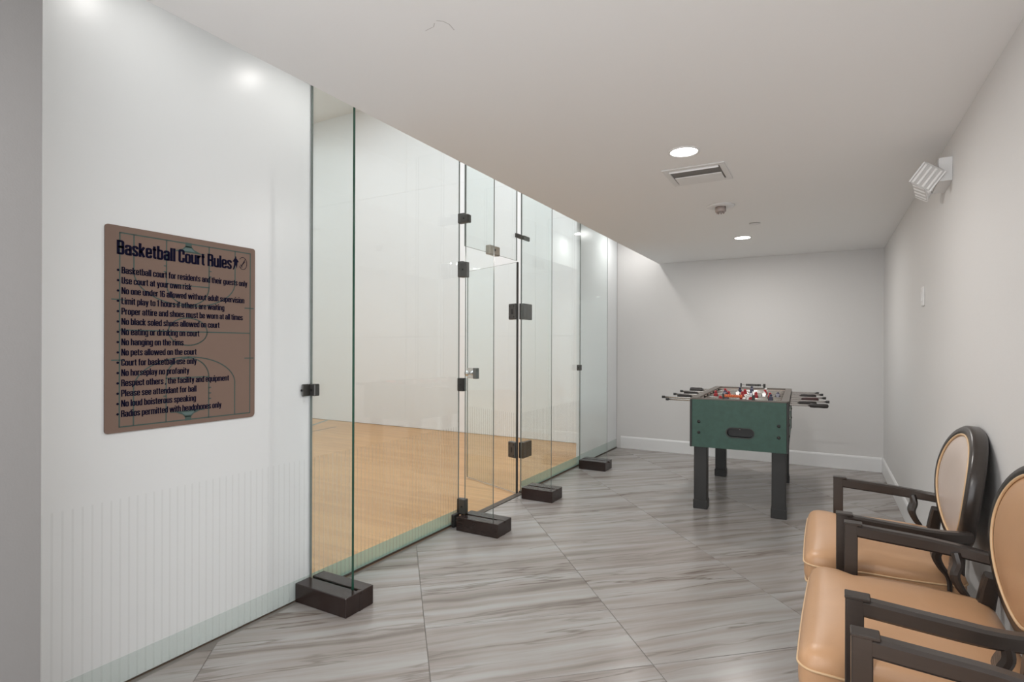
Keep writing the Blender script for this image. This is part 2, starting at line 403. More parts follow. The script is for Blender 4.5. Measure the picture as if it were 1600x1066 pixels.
# ================================================================== GLASS
def pane_mb(x0,x1,y0,y1,z0,z1, thin):
    # faces: -z +z -y +y -x +x ; thin axis gets clear faces, the rest are green edges
    mats = [1,1,1,1,1,1]
    if thin == 'x': mats[4] = mats[5] = 0
    else: mats[2] = mats[3] = 0; mats[4] = 2      # inner edge, away from the corridor, is ground grey
    return MB().box(x0,x1,y0,y1,z0,z1, mats=mats)
PT = 0.012
def stripes(y0, y1, z0, z1, x, mname, parent, phase=0.0):
    mb = MB(); y = y0+0.012+phase
    while y < y1-0.012:
        mb.add([(x,y,z0),(x,y+0.0075,z0),(x,y+0.0075,z1),(x,y,z1)], [(0,1,2,3)]); y += 0.032
    o = mb.build('frosted_stripes', mname, parent); o['kind'] = 'stuff'; return o
ZS = 0.742
def panel(y0, y1, label):
    t = thing('glass_screen', (GX, (y0+y1)/2, 0), label, 'glass panel', 'fixed glass panels')
    yc = (y0+y1)/2
    pane_mb(-PT, 0, y0-yc, y1-yc, 0.012, HS, 'x').build('pane', ['glass','gedge2','gedge2'], t)
    MB().cbox(-0.026, 0.0038, y0-yc, y1-yc, 0.0, 0.014, 0.001).build('base_channel', 'channel', t)
    stripes(y0-yc, y1-yc, 0.02, ZS, 0.0028, 'stripe', t)
    MB().add([(0.0022,y0-yc,0.014),(0.0022,y1-yc,0.014),(0.0022,y1-yc,0.108),(0.0022,y0-yc,0.108)], [(0,1,2,3)]).build('bottom_band', 'band', t)
    return t
panel(2.104, 3.509, 'tall clear glass panel between the rules wall and the door opening')
panel(4.514, 5.941, 'tall clear glass panel to the right of the glass door')
# printed film on the opaque panels
stripes(0.69, 2.09, 0.008, ZS, GX+0.0028, 'stripew', wn)
MB().add([(GX+0.0022,0.69,0.004),(GX+0.0022,2.098,0.004),(GX+0.0022,2.098,0.108),(GX+0.0022,0.69,0.108)], [(0,1,2,3)]).build('bottom_band', 'bandw', wn)
MB().box(GX, GX+0.006, 0.69, 2.098, 0, 0.004).build('floor_gap', 'channel', wn)
MB().add([(GX+0.0022,5.945,0.012),(GX+0.0022,YB-0.02,0.012),(GX+0.0022,YB-0.02,0.118),(GX+0.0022,5.945,0.118)], [(0,1,2,3)]).build('bottom_band', 'bandw', wf)
MB().box(GX, GX+0.010, 5.945, YB-0.02, 0, 0.010).build('base_channel', 'channel', wf)
MB().box(GX-0.006, GX+0.003, 2.0985, 2.1025, 0.0, HS).build('edge_trim', 'plastg', wn)

# transom above door
t = thing('glass_transom', (GX, 4.006, 2.142), 'clear glass transom pane above the glass door', 'glass panel')
pane_mb(-PT, 0, -0.418, 0.418, 0, HS-2.142, 'x').build('pane', ['glass','gedge2','gedge2'], t)
c = MB().cbox(-0.03, 0.018, -0.082, 0.082, -0.012, 0.066, 0.006).build('top_patch', 'bronze', t)
MB().cyl((0.018,0,0.03),(0.021,0,0.03),0.010,n=12).build('screw', 'metal', c)
c = MB().cbox(0.0005, 0.018, 0.37, 0.50, 0.205, 0.245, 0.004).cbox(0.0055, 0.026, 0.50, 0.618, 0.205, 0.245, 0.004).build('clamp', 'metal', t)
MB().cyl((0.024,0.56,0.225),(0.027,0.56,0.225),0.008,n=10).build('screw', 'slot', c)

# ---- the glass door, standing open into the court
hx, hy_ = GX-0.006, 4.44
dd = Vector((-0.758, 0.309)).normalized()
t = thing('door_1', (hx, hy_, 0), 'frameless clear glass door standing open into the court', 'door', rz=math.atan2(dd.y, dd.x)); t['kind'] = 'structure'
DW = 0.815; DH = 2.132
pane_mb(0.004, DW, -PT/2, PT/2, 0.012, DH, 'y').build('pane', ['glass','gedge2','gedge2'], t)
MB().cbox(-0.007, 0.005, -0.010, 0.010, 0.012, DH, 0.002).build('edge_strip', 'metal', t)
sd = MB(); x = 0.02
while x < DW-0.02:
    sd.add([(x,-PT/2-0.001,0.02),(x+0.0075,-PT/2-0.001,0.02),(x+0.0075,-PT/2-0.001,ZS),(x,-PT/2-0.001,ZS)], [(0,1,2,3)]); x += 0.032
so = sd.build('frosted_stripes', 'stripe', t); so['kind'] = 'stuff'
for zc in (1.68, 0.405):
    h = MB().cbox(0.004, 0.105, -0.022, 0.022, zc-0.073, zc+0.073, 0.005).build('hinge', 'metal', t)
    MB().box(0.045, 0.058, 0.022, 0.0245, zc-0.024, zc+0.024).box(0.045, 0.058, -0.0245, -0.022, zc-0.024, zc+0.024).build('hinge_slot', 'slot', h)
    for sx in (0.022, 0.088):
        for sz in (-0.05, 0.05):
            MB().cyl((sx,-0.026,zc+sz),(sx,0.026,zc+sz),0.006,n=10).build('screw', 'slot', h)
lk = MB().cbox(DW-0.125, DW-0.020, -0.017, 0.017, 1.085-0.052, 1.085+0.052, 0.004).build('lock_plate', 'chrome', t)
MB().cbox(DW-0.180, DW-0.126, -0.022, 0.022, 1.085-0.055, 1.085+0.055, 0.004).build('lock_case', 'metal', lk)
MB().lathe((DW-0.072,0.017,1.085), [(0.013,0),(0.012,0.018),(0.026,0.030),(0.030,0.044),(0.022,0.056),(0.0,0.060)], 16, axis='y').build('knob', 'chrome', lk)
MB().lathe((DW-0.072,-0.017,1.085), [(0.013,0),(0.012,-0.018),(0.026,-0.030),(0.030,-0.044),(0.022,-0.056),(0.0,-0.060)], 16, axis='y').build('knob', 'chrome', lk)
struct(MB().cbox(GX-0.03, GX+0.03, 3.512, 4.512, -0.001, 0.0035, 0.001).build('trim_3', 'channel'), 'thin dark threshold strip in the door opening', 'trim')

# ---- stabilising fins with dark wooden foot blocks
def fin(y, xi, xo, bx0, bx1, by0, by1, label, clamps, edge='gedge2', bh=0.099):
    t = thing('glass_fin', ((bx0+bx1)/2, (by0+by1)/2, 0), label, 'glass fin', 'glass fins on dark foot blocks')
    ox, oy = t.location.x, t.location.y; pt = 0.016 if edge == 'gedge' else PT
    pane_mb(xi-ox, xo-ox, y-pt/2-oy, y+pt/2-oy, bh-0.012, HS, 'y').build('pane', ['glass', edge, 'gedge2'], t)
    # foot block with a slot cut along its top
    s0, s1 = y-0.009-oy, y+0.009-oy; a0, a1, b0, b1 = bx0-ox, bx1-ox, by0-oy, by1-oy
    mb = MB().cbox(a0, a1, b0, s0, 0, bh, 0.003).cbox(a0, a1, s1, b1, 0, bh, 0.003).box(a0, a1-0.0, s0-0.002, s1+0.002, 0.0, bh-0.014)
    mb.box(xo-ox+0.035, a1-0.002, s0-0.002, s1+0.002, bh-0.014, bh-0.0015)
    b = mb.build('foot_block', 'esp', t)
    MB().box(a0+0.004, xo-ox+0.034, s0+0.0005, s1-0.0005, bh-0.0139, bh-0.0125).build('slot', 'slot', b)
    for (x0,x1,y0,y1,z0,z1,m) in clamps:
        c = MB().cbox(x0-ox, x1-ox, y0-oy, y1-oy, z0, z1, 0.004).build('clamp', m, t)
        MB().cyl(((x0+x1)/2-ox, y0-oy-0.002, (z0+z1)/2), ((x0+x1)/2-ox, y0-oy+0.002, (z0+z1)/2), 0.007, n=10).build('screw', 'slot', c)
    return t
fin(2.090, GX+0.008, -2.118, -2.430, -2.058, 1.985, 2.178, 'clear glass fin beside the rules sign wall, nearest the camera',
    [(GX+0.0055, -2.385, 2.072, 2.108, 1.083, 1.148, 'metal'), (GX+0.0055, -2.424, 2.025, 2.072, 1.083, 1.148, 'metal')], 'gedge')
fin(3.440, -2.338, -2.090, -2.352, -1.996, 3.345, 3.545, 'clear glass fin at the near jamb of the glass door',
    [(-2.4345, -2.375, 3.47, 3.512, 2.295, 2.37, 'metal'), (-2.385, -2.310, 3.425, 3.472, 2.285, 2.345, 'metal'),
     (-2.4345, -2.385, 3.47, 3.512, 1.885, 2.005, 'metal'), (-2.385, -2.325, 3.425, 3.472, 1.875, 1.99, 'metal'),
     (-2.4345, -2.375, 3.47, 3.512, 1.015, 1.115, 'metalb'),
     (-2.4345, -2.385, 3.47, 3.512, 0.075, 0.195, 'metalb'), (-2.385, -2.330, 3.425, 3.472, 0.10, 0.21, 'metal'),
     (-2.425, -2.395, 3.385, 3.455, 0.0, 0.095, 'metalb')])
fin(4.440, -2.402, -2.098, -2.345, -2.042, 4.340, 4.555, 'clear glass fin at the hinge side of the glass door',
    [(-2.4345, -2.385, 4.452, 4.520, 1.607, 1.753, 'metal'), (-2.4345, -2.385, 4.452, 4.520, 0.332, 0.478, 'metalb'),
     (-2.420, -2.385, 4.520, 4.62, 1.607, 1.753, 'metal'), (-2.420, -2.385, 4.520, 4.62, 0.332, 0.478, 'metalb')])
fin(5.840, -2.402, -2.080, -2.372, -2.062, 5.735, 5.950, 'clear glass fin in front of the far white panel, farthest away',
    [(-2.4345, -2.39, 5.815, 5.865, 1.09, 1.155, 'metal')])

# ================================================================== THE SIGN
SY0, SY1, SZ0, SZ1 = 1.0955, 1.7465, 1.006, 1.828
st = thing('rules_sign', (GX, (SY0+SY1)/2, SZ0), 'brown basketball court rules sign with navy lettering on the white panel', 'sign')
SW, SH = SY1-SY0, SZ1-SZ0
rc = 0.012; pts = []
for cxx, czz, a0 in ((-SW/2+rc, rc, 180), (SW/2-rc*1.6, rc*1.6, 270), (SW/2-rc, SH-rc, 0), (-SW/2+rc, SH-rc, 90)):
    r = rc*1.6 if a0 == 270 else rc
    for q in range(5): a = math.radians(a0+q*22.5); pts.append((cxx+r*math.cos(a), czz+r*math.sin(a)))
MB().prism(pts, 0.0, 0.006, 'x').build('board', 'sign', st)
import math as _m
def ray(u, v):
    a = (u-800)/863.92; b = (542.9-v)/863.92
    return [F[i]+a*Rv[i]+b*Uv[i] for i in range(3)]
# measured places on the sign (metres from its lower centre)
def on_sign(u, v):
    r = ray(u, v); d = GX/r[0]; return (r[1]*d-(SY0+SY1)/2, CAMZ+r[2]*d-SZ0)
PXs = lambda y, z: (0.0062, y, z)
k = 280/829.0
S = lambda x, y: on_sign(140+x*k, 330+y*k)
def ink(polys, wid, name, m='inkteal', parent=st, off=0.0063):
    mb = MB()
    for pl in polys:
        q = ribbon2(pl, wid, lambda y,z: (off, y, z)); mb.add(q.v, q.f)
    return mb.build(name, m, parent)
x0, x1, z0, z1 = -SW/2+0.052, SW/2-0.026, 0.022, SH-0.027
zm = S(640, 563)[1]
def arc(cy, cz, ry, rz, a0, a1, n=24): return [(cy+ry*math.cos(math.radians(a0+(a1-a0)*i/n)), cz+rz*math.sin(math.radians(a0+(a1-a0)*i/n))) for i in range(n+1)]
ya, yb, yc_, yd = [S(v, 600)[0] for v in (200, 351, 548, 668)]
ym = (yb+yc_)/2
lines = [[(x0,z0),(x1,z0),(x1,z1),(x0,z1),(x0,z0)], [(x0,zm),(x1,zm)]]
lines.append(arc(ym, zm, S(540,560)[0]-ym, S(470,500)[1]-zm+0.004, 0, 360, 36))
for top in (True, False):
    e, sgn = (z1, -1) if top else (z0, 1)
    zarc = abs((S(547,370)[1] if top else S(548,800)[1]) - e); 
    zst = 0.150; zpk = 0.275
    lines.append([(ya,e),(ya,e+sgn*zst)]); lines.append([(yd,e),(yd,e+sgn*zst)])
    lines.append([(ym+(ya-ym)*math.cos(q), e+sgn*(zst+(zpk-zst)*math.sin(q))) for q in [PI*i/24 for i in range(25)]])
    lines.append([(yb,e),(yb,e+sgn*0.185)]); lines.append([(yc_,e),(yc_,e+sgn*0.185)]); lines.append([(yb,e+sgn*0.185),(yc_,e+sgn*0.185)])
    lines.append([(ym+(yb-ym)*math.cos(q), e+sgn*(0.185+0.085*math.sin(q))) for q in [PI*i/20 for i in range(21)]])
    for t_ in (0.085, 0.11, 0.135):
        lines.append([(yb,e+sgn*t_),(yb-0.010,e+sgn*t_)]); lines.append([(yc_,e+sgn*t_),(yc_+0.010,e+sgn*t_)])
for yy, zz in ((x0, S(100,407)[1]), (x0, S(100,690)[1]), (x1, S(730,450)[1]), (x1, S(730,680)[1])):
    lines.append([(yy-0.028,zz),(yy+0.018,zz)])
ink(lines, 0.0052, 'court_diagram')
# basket symbols
for e, sgn in ((z1, -1), (z0, 1)):
    mb = MB(); pl = lambda y, z: (0.0064, ym+y, e+sgn*z)
    mb.add([pl(-0.075,0.036),(pl(0.075,0.036)),pl(0.075,0.040),pl(-0.075,0.040)], [(0,1,2,3)])
    mb.add([pl(-0.014,-0.004),pl(0.014,-0.004),pl(0.014,0.016),pl(-0.014,0.016)], [(0,1,2,3)])
    mb.add([pl(-0.014,0.012),pl(0.014,0.012),pl(0.024,0.024),pl(0.056,0.037),pl(-0.056,0.037),pl(-0.024,0.024)], [(0,1,2,3,4,5)])
    mb.build('basket_mark', 'inkteal', st)
    MB().add([pl(-0.012,0.020),pl(0.012,0.020),pl(0.03,0.034),pl(-0.03,0.034)], [(0,1,2,3)]).build('basket_highlight', 'inktl2', st).location.x = 0.0002
# lettering
# a condensed heavy grotesque drawn as strokes: (advance, [centre lines])
A_, B_, O_, X_, C_ = 0.08, 0.34, 0.065, 0.675, 0.935
GL = {
 'a': (.42, [[(A_,.50),(A_,X_),(B_,X_),(B_,0)], [(B_,.41),(A_,.39),(A_,O_),(B_,O_)]]),
 'b': (.42, [[(A_,0),(A_,1)], [(A_,X_),(B_,X_),(B_,O_),(A_,O_)]]),
 'c': (.41, [[(B_,.46),(B_,X_),(A_,X_),(A_,O_),(B_,O_),(B_,.28)]]),
 'd': (.42, [[(B_,0),(B_,1)], [(B_,X_),(A_,X_),(A_,O_),(B_,O_)]]),
 'e': (.42, [[(A_,.365),(B_,.365)], [(B_,.31),(B_,X_),(A_,X_),(A_,O_),(B_,O_),(B_,.22)]]),
 'f': (.28, [[(.12,0),(.12,C_),(.27,C_)], [(.0,.68),(.26,.68)]]),
 'g': (.42, [[(B_,X_),(A_,X_),(A_,O_),(B_,O_)], [(B_,.74),(B_,-.16),(A_,-.16),(A_,-.08)]]),
 'h': (.42, [[(A_,0),(A_,1)], [(A_,X_),(B_,X_),(B_,0)]]),
 'i': (.17, [[(.085,0),(.085,.74)], [(.085,.85),(.085,1)]]),
 'k': (.41, [[(A_,0),(A_,1)], [(A_,.30),(B_,.74)], [(.15,.42),(B_,0)]]),
 'l': (.17, [[(.085,0),(.085,1)]]),
 'm': (.66, [[(A_,0),(A_,.74)], [(A_,X_),(.33,X_),(.33,0)], [(.33,X_),(.58,X_),(.58,0)]]),
 'n': (.42, [[(A_,0),(A_,.74)], [(A_,X_),(B_,X_),(B_,0)]]),
 'o': (.42, [[(.21,O_),(B_,O_),(B_,X_),(A_,X_),(A_,O_),(.21,O_)]]),
 'p': (.42, [[(A_,-.22),(A_,.74)], [(A_,X_),(B_,X_),(B_,O_),(A_,O_)]]),
 'q': (.42, [[(B_,-.22),(B_,.74)], [(B_,X_),(A_,X_),(A_,O_),(B_,O_)]]),
 'r': (.29, [[(A_,0),(A_,.74)], [(A_,.52),(.13,X_),(.28,X_)]]),
 's': (.39, [[(.31,.52),(.31,X_),(A_,X_),(A_,.46),(.31,.28),(.31,O_),(A_,O_),(A_,.22)]]),
 't': (.27, [[(.12,.92),(.12,O_),(.26,O_)], [(.0,.68),(.25,.68)]]),
 'u': (.42, [[(A_,.74),(A_,O_),(B_,O_)], [(B_,.74),(B_,0)]]),
 'v': (.44, [[(.06,.74),(.20,.0)],[(.24,.0),(.38,.74)]]),
 'w': (.72, [[(.06,.74),(.19,.0)],[(.21,.0),(.34,.74)],[(.38,.74),(.51,.0)],[(.53,.0),(.66,.74)]]),
 'y': (.40, [[(.06,.74),(.20,.06)], [(.34,.74),(.19,-.16),(.06,-.16)]]),
 'B': (.45, [[(A_,0),(A_,1)], [(A_,C_),(.36,C_),(.36,.53),(A_,.53)], [(A_,.53),(.37,.53),(.37,O_),(A_,O_)]]),
 'C': (.44, [[(.36,.62),(.36,C_),(A_,C_),(A_,O_),(.36,O_),(.36,.38)]]),
 'R': (.45, [[(A_,0),(A_,1)], [(A_,C_),(.36,C_),(.36,.50),(A_,.50)], [(.27,.50),(.37,.44),(.37,0)]]),
 'U': (.44, [[(A_,1),(A_,O_),(.36,O_),(.36,1)]]),
 'N': (.50, [[(A_,0),(A_,1)], [(.10,.97),(.40,.03)], [(.42,0),(.42,1)]]),
 'L': (.36, [[(A_,1),(A_,O_),(.34,O_)]]),
 'P': (.44, [[(A_,0),(A_,1)], [(A_,C_),(.36,C_),(.36,.44),(A_,.44)]]),
 '1': (.27, [[(.16,1),(.16,0)],[(.0,.78),(.16,.86)]]),
 '6': (.44, [[(.36,.74),(.36,C_),(A_,C_),(A_,O_),(.36,O_),(.36,.54),(A_,.54)]]),
 ',': (.16, [[(.085,.12),(.05,-.12)]]), ' ': (.19, []),
}
def fillet(pl, r=0.085):
    out = [Vector(pl[0])]
    for i in range(1, len(pl)-1):
        p, a, b = Vector(pl[i]), Vector(pl[i-1]), Vector(pl[i+1])
        da, db = a-p, b-p; rr = min(r, da.length*0.49, db.length*0.49)
        ang_ = da.angle(db)
        if ang_ < 1.2: out.append(p); continue
        q0, q1 = p+da.normalized()*rr, p+db.normalized()*rr
        for k_ in range(4):
            t_ = k_/3; out.append(q0*(1-t_)**2+p*2*t_*(1-t_)+q1*t_**2)
    out.append(Vector(pl[-1])); return out
def text(s, y0, y1, zb, h, name, parent=st, off=0.0068, tk=0.172, th=0.135):
    adv = 0.0; quads = []
    for ch in s:
        w_, pls = GL[ch]
        for pl in pls:
            P = fillet(pl); n_ = len(P); L_, R_ = [], []
            for i in range(n_):
                d = (P[min(i+1,n_-1)]-P[max(i-1,0)]).normalized()
                if 0 < i < n_-1:
                    d1 = (P[i]-P[i-1]).normalized(); d2 = (P[i+1]-P[i]).normalized()
                    if d1.dot(d2) < -0.3: d = d1
                nv = Vector((-d.y*tk/2, d.x*th/2))
                L_.append(P[i]+nv); R_.append(P[i]-nv)
            for i in range(n_-1): quads.append([(p.x+adv, p.y) for p in (L_[i],R_[i],R_[i+1],L_[i+1])])
        adv += w_+(0.028 if ch != ' ' else 0)
    sx = (y1-y0)/adv; mb = MB()
    for q in quads: mb.add([(off, y0+a*sx, zb+b*h) for a,b in q], [(0,1,2,3)])
    return mb.build(name, 'ink', parent)
yl = S(122, 200)[0]
text('Basketball Court Rules', yl, S(655, 240)[0], S(122, 198)[1], 0.0560, 'heading', tk=0.180, th=0.15)
rules = [('Basketball court for residents and their guests only',725),('Use court at your own risk',468),('No one under 16 allowed without adult supervision',712),
 ('Limit play to 1 hours if others are waiting',620),('Proper attire and shoes must be worn at all times',705),('No black soled shoes allowed on court',598),
 ('No eating or drinking on court',505),('No hanging on the rims',432),('No pets allowed on the court',492),('Court for basketball use only',492),
 ('No horseplay no profanity',458),('Respect others , the facility and equipment',642),('Please see attendant for ball',492),('No loud boisterous speaking',490),('Radios permitted with headphones only',607)]
zt = S(127, 272)[1]; zl = S(127, 940)[1]; pitch = (zl-zt)/14
ys = S(143, 500)[0]; ybul = S(127, 500)[0]
bul = []
for i, (s_, xe) in enumerate(rules):
    zc = zt+pitch*i
    text(s_, ys, S(xe, 560)[0], zc-0.0125, 0.0270, 'text_line')
    MB().prism([(ybul+0.0048*math.cos(2*PI*q/10), zc+0.0048*math.sin(2*PI*q/10)) for q in range(10)], 0.0062, 0.0068, 'x').build('bullet', 'ink', st)
# player silhouette and ball outline after the heading
yp, zp = S(672, 238)
MB().prism([(yp+a*0.0165, zp+b*0.024) for a,b in ((-0.9,-1.5),(-0.55,-0.6),(-0.5,0.1),(-1.0,0.1),(-0.4,0.75),(-0.15,0.8),(-0.2,1.15),(0.15,1.2),(0.2,0.8),(0.5,0.6),(1.0,0.15),(0.55,0.05),(0.45,-0.6),(0.3,-1.2),(0.0,-0.5),(-0.55,-1.4))], 0.0062, 0.0068, 'x').build('player_mark', 'ink', st)
yo, zo = S(705, 243); ra, rb = 0.021, 0.029
ink([arc(yo,zo,ra,rb,-150,140,28), arc(yo-0.012,zo+0.02,ra*1.0,rb*1.0,-95,-10,12), [(yo-0.013,zo-0.022),(yo+0.013,zo+0.022)], arc(yo+0.014,zo-0.018,ra*0.9,rb*0.9,95,185,12)], 0.0026, 'ball_mark', 'ink', off=0.0066)

# ================================================================== CEILING FITTINGS
def downlight(x, y, z, label, group, power, r=0.068):
    t = thing('recessed_downlight', (x, y, z), label, 'downlight', group)
    MB().lathe((0,0,0), [(r+0.004,0.02),(r+0.004,-0.001),(r+0.006,-0.005),(r+0.018,-0.004),(r+0.020,0.001)], 32).build('trim_ring', 'plast', t)
    MB().lathe((0,0,0), [(0.0,-0.0015),(r*0.6,-0.0018),(r+0.003,-0.001)], 32).build('lens', 'lens', t)
    area('lamp', (0,0,-0.010), 2*r*0.95, 2*r*0.95, power, (1.0,0.975,0.945), 'DISK', parent=t)
    return t
downlight(-0.682, 3.161, HC, 'bright round downlight beside the ceiling air vent', 'ceiling downlights', 9.5)
downlight(-0.702, 5.905, HC, 'smaller-looking bright downlight near the end wall', 'ceiling downlights', 9.5)
downlight(-0.68, 0.44, HC, 'round downlight overhead, outside the view', 'ceiling downlights', 9.5)
for y, lb in ((1.165, 'small downlight in the soffit above the near end of the rules wall'), (1.95, 'small downlight in the soffit above the first glass fin'),
              (6.75, 'unseen downlight added in the soffit to brighten the far panel and corner')):  # the farthest one is added to brighten the far white panel
    downlight(-2.10, y, HS, lb, 'soffit downlights', 0.6 if y < 6 else 2.0, r=0.05)

# air vent
vx0, vx1, vy0, vy1 = -0.878, -0.510, 3.432, 3.80
t = thing('air_vent', ((vx0+vx1)/2, (vy0+vy1)/2, HC), 'square white ceiling air vent with a slanted blade', 'air vent')
hw, hd = (vx1-vx0)/2, (vy1-vy0)/2; fw = 0.035
mb = MB()
for a,b,c_,d_ in ((-hw,hw,-hd,-hd+fw),(-hw,hw,hd-fw,hd),(-hw,-hw+fw,-hd+fw,hd-fw),(hw-fw,hw,-hd+fw,hd-fw)): mb.cbox(a,b,c_,d_,-0.007,0.0,0.002)
mb.build('frame', 'plast', t)
MB().box(-hw+fw,hw-fw,-hd+fw,hd-fw,-0.0015,-0.0005).build('throat_shade', 'ventd', t)  # flat dark sheet, the shade inside the duct put into its colour
bl = [(-hd+fw+0.004,-0.004),(-hd+fw+0.010,-0.004),(-hd+fw+0.016,-0.015),(-hd+fw+0.009,-0.016)]
MB().prism(bl, -hw+fw+0.004, hw-fw-0.004, 'x').build('blade', 'plast', t)
bl = [(-hd+0.155,-0.004),(-hd+0.165,-0.004),(-hd+0.120,-0.030),(-hd+0.115,-0.026)]
MB().prism([(-hd+0.185,-0.004),(-hd+0.190,-0.010),(hd-0.045,-0.012),(hd-0.045,-0.002)], -hw+fw+0.008, hw-fw-0.008, 'x').build('blade', 'plast', t)

t = thing('ceiling_sprinkler', (-0.694, 4.505, HC), 'round ceiling sprinkler with a stubby rosy head below the vent', 'sprinkler')
MB().lathe((0,0,0), [(0.102,0.0),(0.100,-0.006),(0.085,-0.014),(0.055,-0.012),(0.040,-0.010)], 32).build('plate', 'plast', t)
MB().lathe((0,0,0), [(0.040,-0.008),(0.040,-0.046),(0.032,-0.050),(0.0,-0.050)], 20).build('head', 'rose', t)
mb = MB()
for q in range(8):
    a = 2*PI*q/8; mb.cyl((0.024*math.cos(a),0.024*math.sin(a),-0.049),(0.026*math.cos(a),0.026*math.sin(a),-0.060),0.005,n=6)
mb.build('deflector', 'rose', t)
t = thing('sprinkler_cover', (-0.528, 5.277, HC), 'tiny flat round cover on the ceiling beside the farther downlight', 'cover plate')
MB().lathe((0,0,0), [(0.030,0.0),(0.030,-0.006),(0.044,-0.006),(0.044,-0.010),(0.0,-0.011)], 24).build('disc', 'plast', t)
MB().lathe((0,0,0), [(0.046,-0.0005),(0.030,-0.001)], 24).build('shadow_gap', 'plastg', t)

# wall plate
t = thing('switch_plate', (RX, 4.48, 1.63), 'small blank white plate on the right wall', 'wall plate')
MB().cbox(-0.012, 0.0, -0.040, 0.040, 0.0, 0.125, 0.003).build('plate', 'plast', t)
MB().cbox(-0.016, -0.011, -0.017, 0.017, 0.03, 0.095, 0.002).build('rocker', 'plast', t)

# emergency light
t = thing('emergency_light', (RX, 3.72, 2.20), 'white twin-head emergency light high on the right wall', 'emergency light')
MB().prism([(-0.15,0.015),(0.06,0.0),(0.15,0.045),(0.15,0.13),(-0.15,0.135)], -0.055, 0.0, 'x').build('housing', 'plast', t)
MB().prism([(-0.145,0.02),(0.055,0.006),(0.14,0.048),(0.14,0.125),(-0.145,0.13)], -0.059, -0.054, 'x').build('front_cover', 'plastg', t)
MB().cyl((-0.060,0.03,0.032),(-0.063,0.03,0.032),0.006,n=12).build('indicator', 'lens', t)
def ehead(center, aim, size, roll, parent):
    # square flared lamp head with ribbed lens, pointing along aim
    c = Vector(center); d = Vector(aim).normalized(); a = d.cross(Vector((0,0,1))).normalized(); b = a.cross(d)
    ca, sa = math.cos(roll), math.sin(roll); a, b = a*ca+b*sa, b*ca-a*sa
    sec = []; n = 8
    def ring(s, z, ch): return [c+d*z+a*x+b*y for x,y in rrect(2*s,2*s,s*ch)]
    prof = [(0.2,-0.9),(0.55,-0.8),(0.78,-0.3),(1.0,0.0),(1.0,0.12)]
    vs = []; 
    for s_, z_ in prof: vs += ring(size*s_, size*z_, 0.22)
    fs = [[i*8+q, i*8+(q+1)%8, (i+1)*8+(q+1)%8, (i+1)*8+q] for i in range(len(prof)-1) for q in range(8)] + [list(range(8))]
    h = MB().add(vs, fs).build('lamp_head', 'plast', parent)
    o = c+d*size*0.12
    MB().add([o+a*x+b*y for x,y in rrect(1.98*size,1.98*size,size*0.22)], [list(range(8))]).build('lens', 'plastg', h)
    m2 = MB()
    for q in range(4):
        y = (-0.66+0.44*q)*size
        pr = [(-0.88*size, y-0.10*size),(0.88*size, y-0.10*size),(0.88*size,y+0.10*size),(-0.88*size,y+0.10*size)]
        vs = [o+a*x+b*yy for x,yy in pr]+[o+d*size*0.05+a*x*0.97+b*(y+(yy-y)*0.5) for x,yy in pr]
        m2.add(vs, [(4,5,6,7),(0,1,5,4),(1,2,6,5),(2,3,7,6),(3,0,4,7)])
    for sgn in (-1,1):
        pr = [(-0.97*size, sgn*0.97*size),(0.97*size,sgn*0.97*size),(0.97*size,sgn*0.86*size),(-0.97*size,sgn*0.86*size)]
        m2.add([o+d*0.002+a*x+b*yy for x,yy in pr], [(0,1,2,3)])
    m2.build('lens_rib', 'plast', h)
    MB().cyl(c-d*size*0.8, c-d*size*0.8+Vector((0.05,0,0.0)), 0.016, n=12).build('swivel', 'plast', h)
ehead((-0.105, -0.16, 0.045), (-0.25,-1.0,-0.33), 0.058, math.radians(-52), t)
ehead((-0.105, 0.06, 0.020), (-0.95,-0.25,-0.55), 0.050, math.radians(35), t)

# ================================================================== FOOSBALL TABLE
ft = thing('foosball_table', (-0.625, 5.55, 0), 'dark green foosball table with black legs standing before the end wall', 'game table', rz=math.radians(1.9))
TWH, TLH = 0.366, 0.795          # half width, half length
ZB, ZT = 0.538, 0.935
# long side boards
for s in (-1, 1):
    x0_, x1_ = sorted((s*TWH, s*(TWH-0.030)))
    sb = MB().cbox(x0_, x1_, -TLH+0.012, TLH-0.012, ZB, ZT-0.012, 0.002).build('side_board', 'green', ft)
    x0_, x1_ = sorted((s*(TWH+0.004), s*(TWH-0.052)))
    MB().cbox(x0_, x1_, -TLH+0.03, TLH-0.03, ZT-0.012, ZT+0.002, 0.003).build('top_rail', 'rim', ft)
    x0_, x1_ = sorted((s*(TWH-0.031), s*(TWH-0.036)))
    iw = MB().box(x0_, x1_, -TLH+0.035, TLH-0.035, ZT-0.105, ZT-0.012).build('inner_lining', 'inner', ft)
